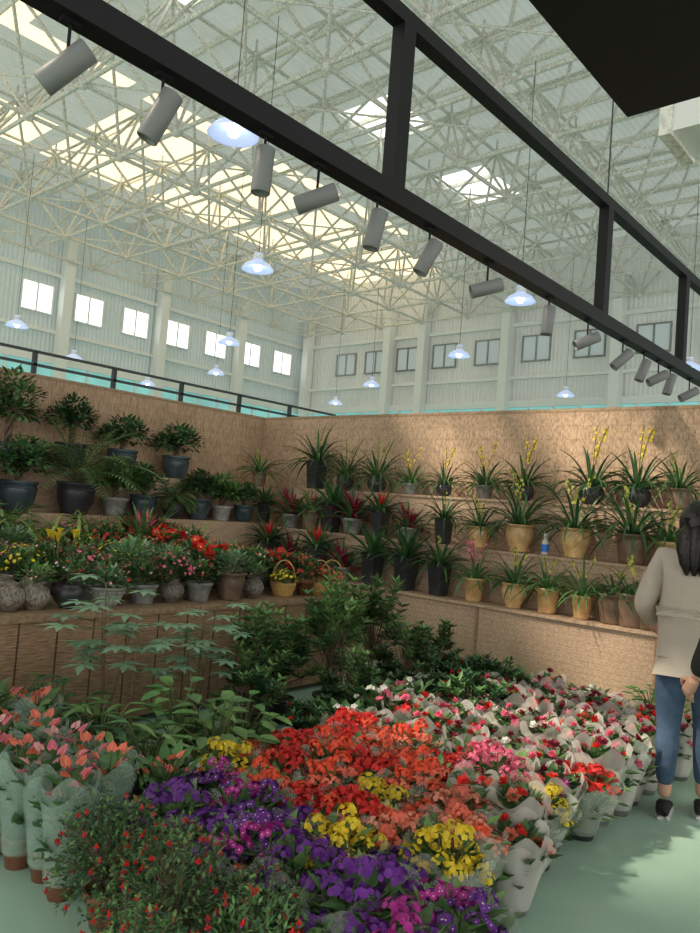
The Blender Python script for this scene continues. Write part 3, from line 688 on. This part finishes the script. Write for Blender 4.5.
for x, y_, k, s in ((-1.50,1.50,'fuc',.9),(-1.86,1.50,'fuc2',.95),(-1.68,1.22,'fuc2',.85),(-2.33,1.56,'fuc',.9),(-1.38,1.3,'fuc2',.8),(-2.12,1.66,'fuc2',.8),(-1.7,1.66,'fuc',.8),(-1.25,1.80,'cinmagenta0',1),(-1.22,2.03,'cinpurple1',1),
        (-3.42,1.50,'anth',1),(-3.25,1.50,'anth2',1),(-3.08,1.5,'anth',1.0),(-2.92,1.53,'anth',1.0),(-2.76,1.56,'anth2',1.0),(-2.60,1.54,'anth',1.0),
        (-3.32,1.68,'anth',1),(-3.15,1.70,'anth',1.05),(-2.98,1.71,'anth2',1),(-2.82,1.74,'anth',1.0),(-2.66,1.74,'anth',1),(-3.6,1.6,'anth3',1.2),(-3.9,1.6,'anth3',1.2),(-3.5,1.85,'anth',1.1),
        (-2.60,1.98,'anth3',.9),(-2.95,2.12,'big2',1.0),(-3.25,2.05,'big2',1.1),(-3.55,2.0,'big2',1.1),(-3.85,1.9,'big2',1.1),(-2.85,2.45,'big',1.15),(-3.15,2.45,'big',1.2),(-2.62,2.2,'cyc',1),(-3.05,2.8,'big',1),
        (-3.74,2.38,'aral',1.12),(-3.66,2.95,'aral',.98),
        (-3.40,3.15,'shr2',.85),(-3.66,3.42,'shr3',.95),(-3.55,4.05,'shr3',1.14),(-3.12,3.75,'shr',.85),(-3.75,4.75,'shr3',1.1),(-3.2,4.45,'shr',1.0),(-3.02,3.3,'shrR',.8),(-3.75,3.75,'shr',1.0),
        (-2.95,4.12,'cyc',1.1),(-2.85,3.75,'cyc',1.2),(-2.55,4.3,'shrR',1.1),(-2.85,3.45,'cyc',1),(-3.1,5.0,'shrR',1),(-2.7,5.1,'shr2',.7),(-3.5,5.25,'shr',.9),(-2.3,5.5,'cyc',.9),(-1.7,5.5,'big2',.9),(-1.9,5.75,'big',.8),(-1.5,5.75,'spky',.7)):
    put(k, x, y_, 0, s)

# ------------------------------------------------------------------ people
def skinned(name, J, E, root, k, parent, squash=None, sub=2):
    names = list(J); me = bpy.data.meshes.new(name)
    me.from_pydata([J[n][0] for n in names], [(names.index(a), names.index(b_)) for a, b_ in E], [])
    o = bpy.data.objects.new(name, me); COL.objects.link(o)
    md = o.modifiers.new('s', 'SKIN'); md.use_smooth_shade = True
    for i, n_ in enumerate(names):
        r_ = J[n_][1]; me.skin_vertices[0].data[i].radius = (r_, r_)
    me.skin_vertices[0].data[names.index(root)].use_root = True
    sd = o.modifiers.new('u', 'SUBSURF'); sd.levels = sub; sd.render_levels = sub
    dg = bpy.context.evaluated_depsgraph_get(); ev = o.evaluated_get(dg)
    m2 = bpy.data.meshes.new_from_object(ev); m2.name = name
    bpy.data.objects.remove(o)
    m2.materials.clear(); m2.materials.append(M[k])
    if squash:
        for v in m2.vertices: v.co = squash(v.co.copy())
    for p in m2.polygons: p.use_smooth = True
    o = bpy.data.objects.new(name, m2); COL.objects.link(o); o.parent = parent; return o
def flat(co):
    ax = abs(co.x); wgt = max(0, min(1, (.215-ax)/.05)); wz = max(0, min(1, (co.z-.72)/.1))*max(0, min(1, (1.47-co.z)/.06))
    co.y *= 1-.34*wgt*wz; return co
def person(name, loc, face, top, leg, shoe, hgt, armL, armR, step=.06, ponytail=False, wide=1.0):
    e = bpy.data.objects.new(name, None); COL.objects.link(e); e.location = loc; e.rotation_euler = (0, 0, face); e.scale = (hgt/1.67,)*3
    st = step
    base = {'pel':((0,0,.90),.105),'wst':((0,0,1.04),.105),'chs':((0,0,1.22),.13),'uch':((0,0,1.34),.105),'nck':((0,0,1.43),.052),'hd0':((0,.012,1.50),.055),
            'hpR':((.085,0,.80),.075),'knR':((.09,.02+st*.5,.47),.05),'anR':((.09,st,.09),.036),'hpL':((-.085,0,.80),.075),'knL':((-.09,.02-st*.3,.47),.05),'anL':((-.09,-st,.09),.036),
            'shR':((.155,0,1.37),.045),'elR':(armR[0],.036),'wrR':(armR[1],.024),'shL':((-.155,0,1.37),.045),'elL':(armL[0],.036),'wrL':(armL[1],.024)}
    E = [('pel','wst'),('wst','chs'),('chs','uch'),('uch','nck'),('nck','hd0'),('pel','hpR'),('hpR','knR'),('knR','anR'),('pel','hpL'),('hpL','knL'),('knL','anL'),
         ('uch','shR'),('shR','elR'),('elR','wrR'),('uch','shL'),('shL','elL'),('elL','wrL')]
    skinned('body', base, E, 'pel', 'skin', e, flat)
    sw = {'hem':((0,0,.84),.158),'w1':((0,0,.93),.178),'wst':((0,0,1.06),.178),'chs':((0,0,1.22),.18),'uch':((0,0,1.345),.14),'nck':((0,0,1.425),.072)}
    for sd_, a in (('R',armR),('L',armL)):
        sx = 1 if sd_ == 'R' else -1; el, wr = Vector(a[0]), Vector(a[1])
        sw['sh'+sd_] = ((sx*.155*wide,0,1.365),.072); sw['el'+sd_] = (tuple(el),.062); sw['wr'+sd_] = (tuple(el.lerp(wr,.93)),.042)
    skinned('sweater', sw, [('hem','w1'),('w1','wst'),('wst','chs'),('chs','uch'),('uch','nck'),('uch','shR'),('shR','elR'),('elR','wrR'),('uch','shL'),('shL','elL'),('elL','wrL')], 'w1', top, e, flat)
    jn = {'pel':((0,0,.89),.10)}
    for sd_, sx in (('R',1),('L',-1)):
        k_ = base['kn'+sd_][0]; a_ = base['an'+sd_][0]
        jn['hp'+sd_] = ((sx*.085,0,.77),.098); jn['th'+sd_] = ((sx*.09,k_[1]*.5,.64),.088); jn['kn'+sd_] = (k_,.066); jn['cf'+sd_] = ((k_[0],(k_[1]+a_[1])/2-.015,.33),.062); jn['an'+sd_] = ((a_[0],a_[1],.155),.046)
    skinned('trousers', jn, [('pel','hpR'),('hpR','thR'),('thR','knR'),('knR','cfR'),('cfR','anR'),('pel','hpL'),('hpL','thL'),('thL','knL'),('knL','cfL'),('cfL','anL')], 'pel', leg, e, flat)
    for sd_ in 'RL':
        a_ = base['an'+sd_][0]; b_ = MB(); secs = [(-.075,.02,.05),(-.065,.034,.085),(-.02,.036,.09),(.03,.038,.075),(.09,.044,.055),(.14,.04,.045),(.165,.02,.035)]
        for kk, z0, z1, gr in ((shoe,.018,None,0),('whitep',.0,.024,.004)):
            vs = []; n_ = 12
            for (yy, w_, h_) in secs:
                zt_ = h_ if z1 is None else z1
                for j in range(n_):
                    t_ = 2*pi*j/n_; cx_ = (w_+gr)*cos(t_); sz_ = sin(t_)
                    vs.append((a_[0]+cx_, a_[1]+yy*(1.03 if gr else 1), (z0+zt_)/2+(zt_-z0)/2*max(-1, min(1, sz_*1.25))))
            fs = [(i*n_+j, i*n_+(j+1) % n_, (i+1)*n_+(j+1) % n_, (i+1)*n_+j) for i in range(len(secs)-1) for j in range(n_)]+[tuple(range(n_)), tuple((len(secs)-1)*n_+j for j in range(n_))]
            b_.add(vs, fs, kk)
        b_.obj('shoe_'+sd_, parent=e)
    for sd_, a in (('right',armR),('left',armL)):
        wr = Vector(a[1]); fd = (wr-Vector(a[0])).normalized(); sx = 1 if sd_ == 'right' else -1
        lat = Vector((0,1,0)); lat = (lat-fd*lat.dot(fd))
        if lat.length < .1: lat = Vector((0,0,1))
        lat.normalize(); inn = Vector((-sx,0,0)); inn = (inn-fd*inn.dot(fd)).normalized()
        h = {'w':(tuple(wr),.022),'p':(tuple(wr+fd*.045),.028),'q':(tuple(wr+fd*.075),.026)}
        skinned('palm_'+sd_, h, [('w','p'),('p','q')], 'p', 'skin', e)
        for fi, (o_, ln) in enumerate(((.027,.068),(.009,.078),(-.009,.072),(-.026,.056))):
            b0 = wr+fd*.07+lat*o_; d_ = fd; pts = [b0]
            for q_ in range(3): d_ = (d_+inn*.28).normalized(); pts.append(pts[-1]+d_*ln/3)
            skinned('finger_%s_%d' % (sd_, fi), {str(i): (tuple(p), .0092-.001*i) for i, p in enumerate(pts)}, [('0','1'),('1','2'),('2','3')], '0', 'skin', e, sub=1)
        b0 = wr+fd*.03+lat*.02; q1 = b0+(lat+fd*.5).normalized()*.03; pts = [b0, q1, q1+(fd+lat*.3+inn*.3).normalized()*.03, q1+(fd+inn*.4).normalized()*.055]
        skinned('thumb_'+sd_, {str(i): (tuple(p), .0115-.001*i) for i, p in enumerate(pts)}, [('0','1'),('1','2'),('2','3')], '0', 'skin', e, sub=1)
    hb = MB(); c = Vector((0,.015,1.565))
    def head_pt(th, ph, g=0):
        x_ = sin(th)*cos(ph); y_ = sin(th)*sin(ph); z_ = -cos(th)
        rx = .073+g; ry = .092+g; rz = .112+g
        if z_ < 0: rx *= 1-.28*z_*z_; ry *= 1-.1*z_*z_
        p = Vector((x_*rx, y_*ry, z_*rz))
        if y_ > 0 and z_ < 0: p.y += .012*(-z_)*y_
        return p+c
    n1, n2 = 16, 24; vs = [head_pt(pi*i/n1, 2*pi*j/n2) for i in range(n1+1) for j in range(n2)]
    fs = [(i*n2+j, i*n2+(j+1) % n2, (i+1)*n2+(j+1) % n2, (i+1)*n2+j) for i in range(n1) for j in range(n2)]
    hb.add(vs, fs, 'skin')
    hb.add([c+Vector(q) for q in ((0,.092,.01),(-.011,.092,-.032),(.011,.092,-.032),(0,.113,-.028),(0,.09,-.038))], [(0,1,3),(0,3,2),(1,4,3),(3,4,2)], 'skin')
    for sx in (-1,1):
        hb.ball(c+Vector((sx*.03,.079,0)), .012, 'eyew', 10, 6, (1.2,.6,.6)); hb.ball(c+Vector((sx*.075,0,-.012)), .028, 'skin', 10, 6, (.35,.6,1)); hb.ball(c+Vector((sx*.03,.082,.02)), .016, 'hair', 8, 4, (1.2,.35,.2))
    hb.ball(c+Vector((0,.088,-.058)), .02, 'lips', 10, 6, (1.1,.4,.35)); hb.obj('head', parent=e)
    hr = MB(); vs = []
    for i in range(n1+1):
        for j in range(n2):
            th, ph = pi*i/n1, 2*pi*j/n2; p = head_pt(th, ph, .018); y_ = sin(ph)
            if y_ > .15 and -cos(th) < .45: p = head_pt(th, ph, -.012)
            elif -cos(th) < -.3: p = p+Vector((0,-.012,0))
            vs.append(p)
    hr.add(vs, fs, 'hair')
    if ponytail:
        for sx in (-.035, 0, .035):
            hr.tube([c+Vector(q) for q in ((sx,-.075,.02),(sx*1.3,-.10,-.05),(sx*1.5,-.105,-.14),(sx*1.2,-.11,-.22),(sx,-.115,-.28))], [.03,.042,.042,.032,.008], 12, 'hair', True)
    hr.obj('hair', parent=e); return e
person('woman_in_cream_sweater', (-1.255,4.385,0), radians(14), 'knit', 'jean', 'bcloth', 1.68, ((-.25,-.03,1.10),(-.21,.16,.98)), ((.25,-.03,1.09),(.24,.12,.90)), .07, True)
person('person_in_black_coat', (-.72,3.52,0), radians(60), 'bcloth', 'bcloth', 'bcloth', 1.66, ((-.24,.02,1.10),(-.22,.14,.92)), ((.24,-.02,1.09),(.22,.1,.88)), .1)

# ------------------------------------------------------------------ light
sd = bpy.data.lights.new('sun', 'SUN'); sd.energy = 5.5; sd.angle = radians(2.2); sd.color = (1, .86, .68)
so = bpy.data.objects.new('sun', sd); COL.objects.link(so); so.rotation_euler = Vector((6.5,7.2,-9.7)).to_track_quat('-Z','Y').to_euler()
wd = bpy.data.worlds.new('World'); S.world = wd; wd.use_nodes = True
bg = wd.node_tree.nodes['Background']; bg.inputs[0].default_value = (1,.97,.92,1); bg.inputs[1].default_value = 1.45
S.view_settings.view_transform = 'Standard'

# ------------------------------------------------------------------ camera
th, ro, ya = radians(3.1), radians(4.4), radians(41)
Fh = Vector((-sin(ya), cos(ya), 0)); Rh = Vector((cos(ya), sin(ya), 0)); U = Vector((0,0,1))
f = Fh*cos(th)+U*sin(th); up = -Fh*sin(th)+U*cos(th)
X = Rh*cos(ro)+up*sin(ro); Y = up*cos(ro)-Rh*sin(ro)
cd = bpy.data.cameras.new('camera'); cd.sensor_fit = 'VERTICAL'; cd.sensor_height = 36; cd.lens = 750/933*36; cd.clip_end = 200
co = bpy.data.objects.new('camera', cd); COL.objects.link(co)
mm = Matrix((X, Y, -f)).transposed().to_4x4(); mm.translation = Vector((0,0,1.52)); co.matrix_world = mm
S.camera = co
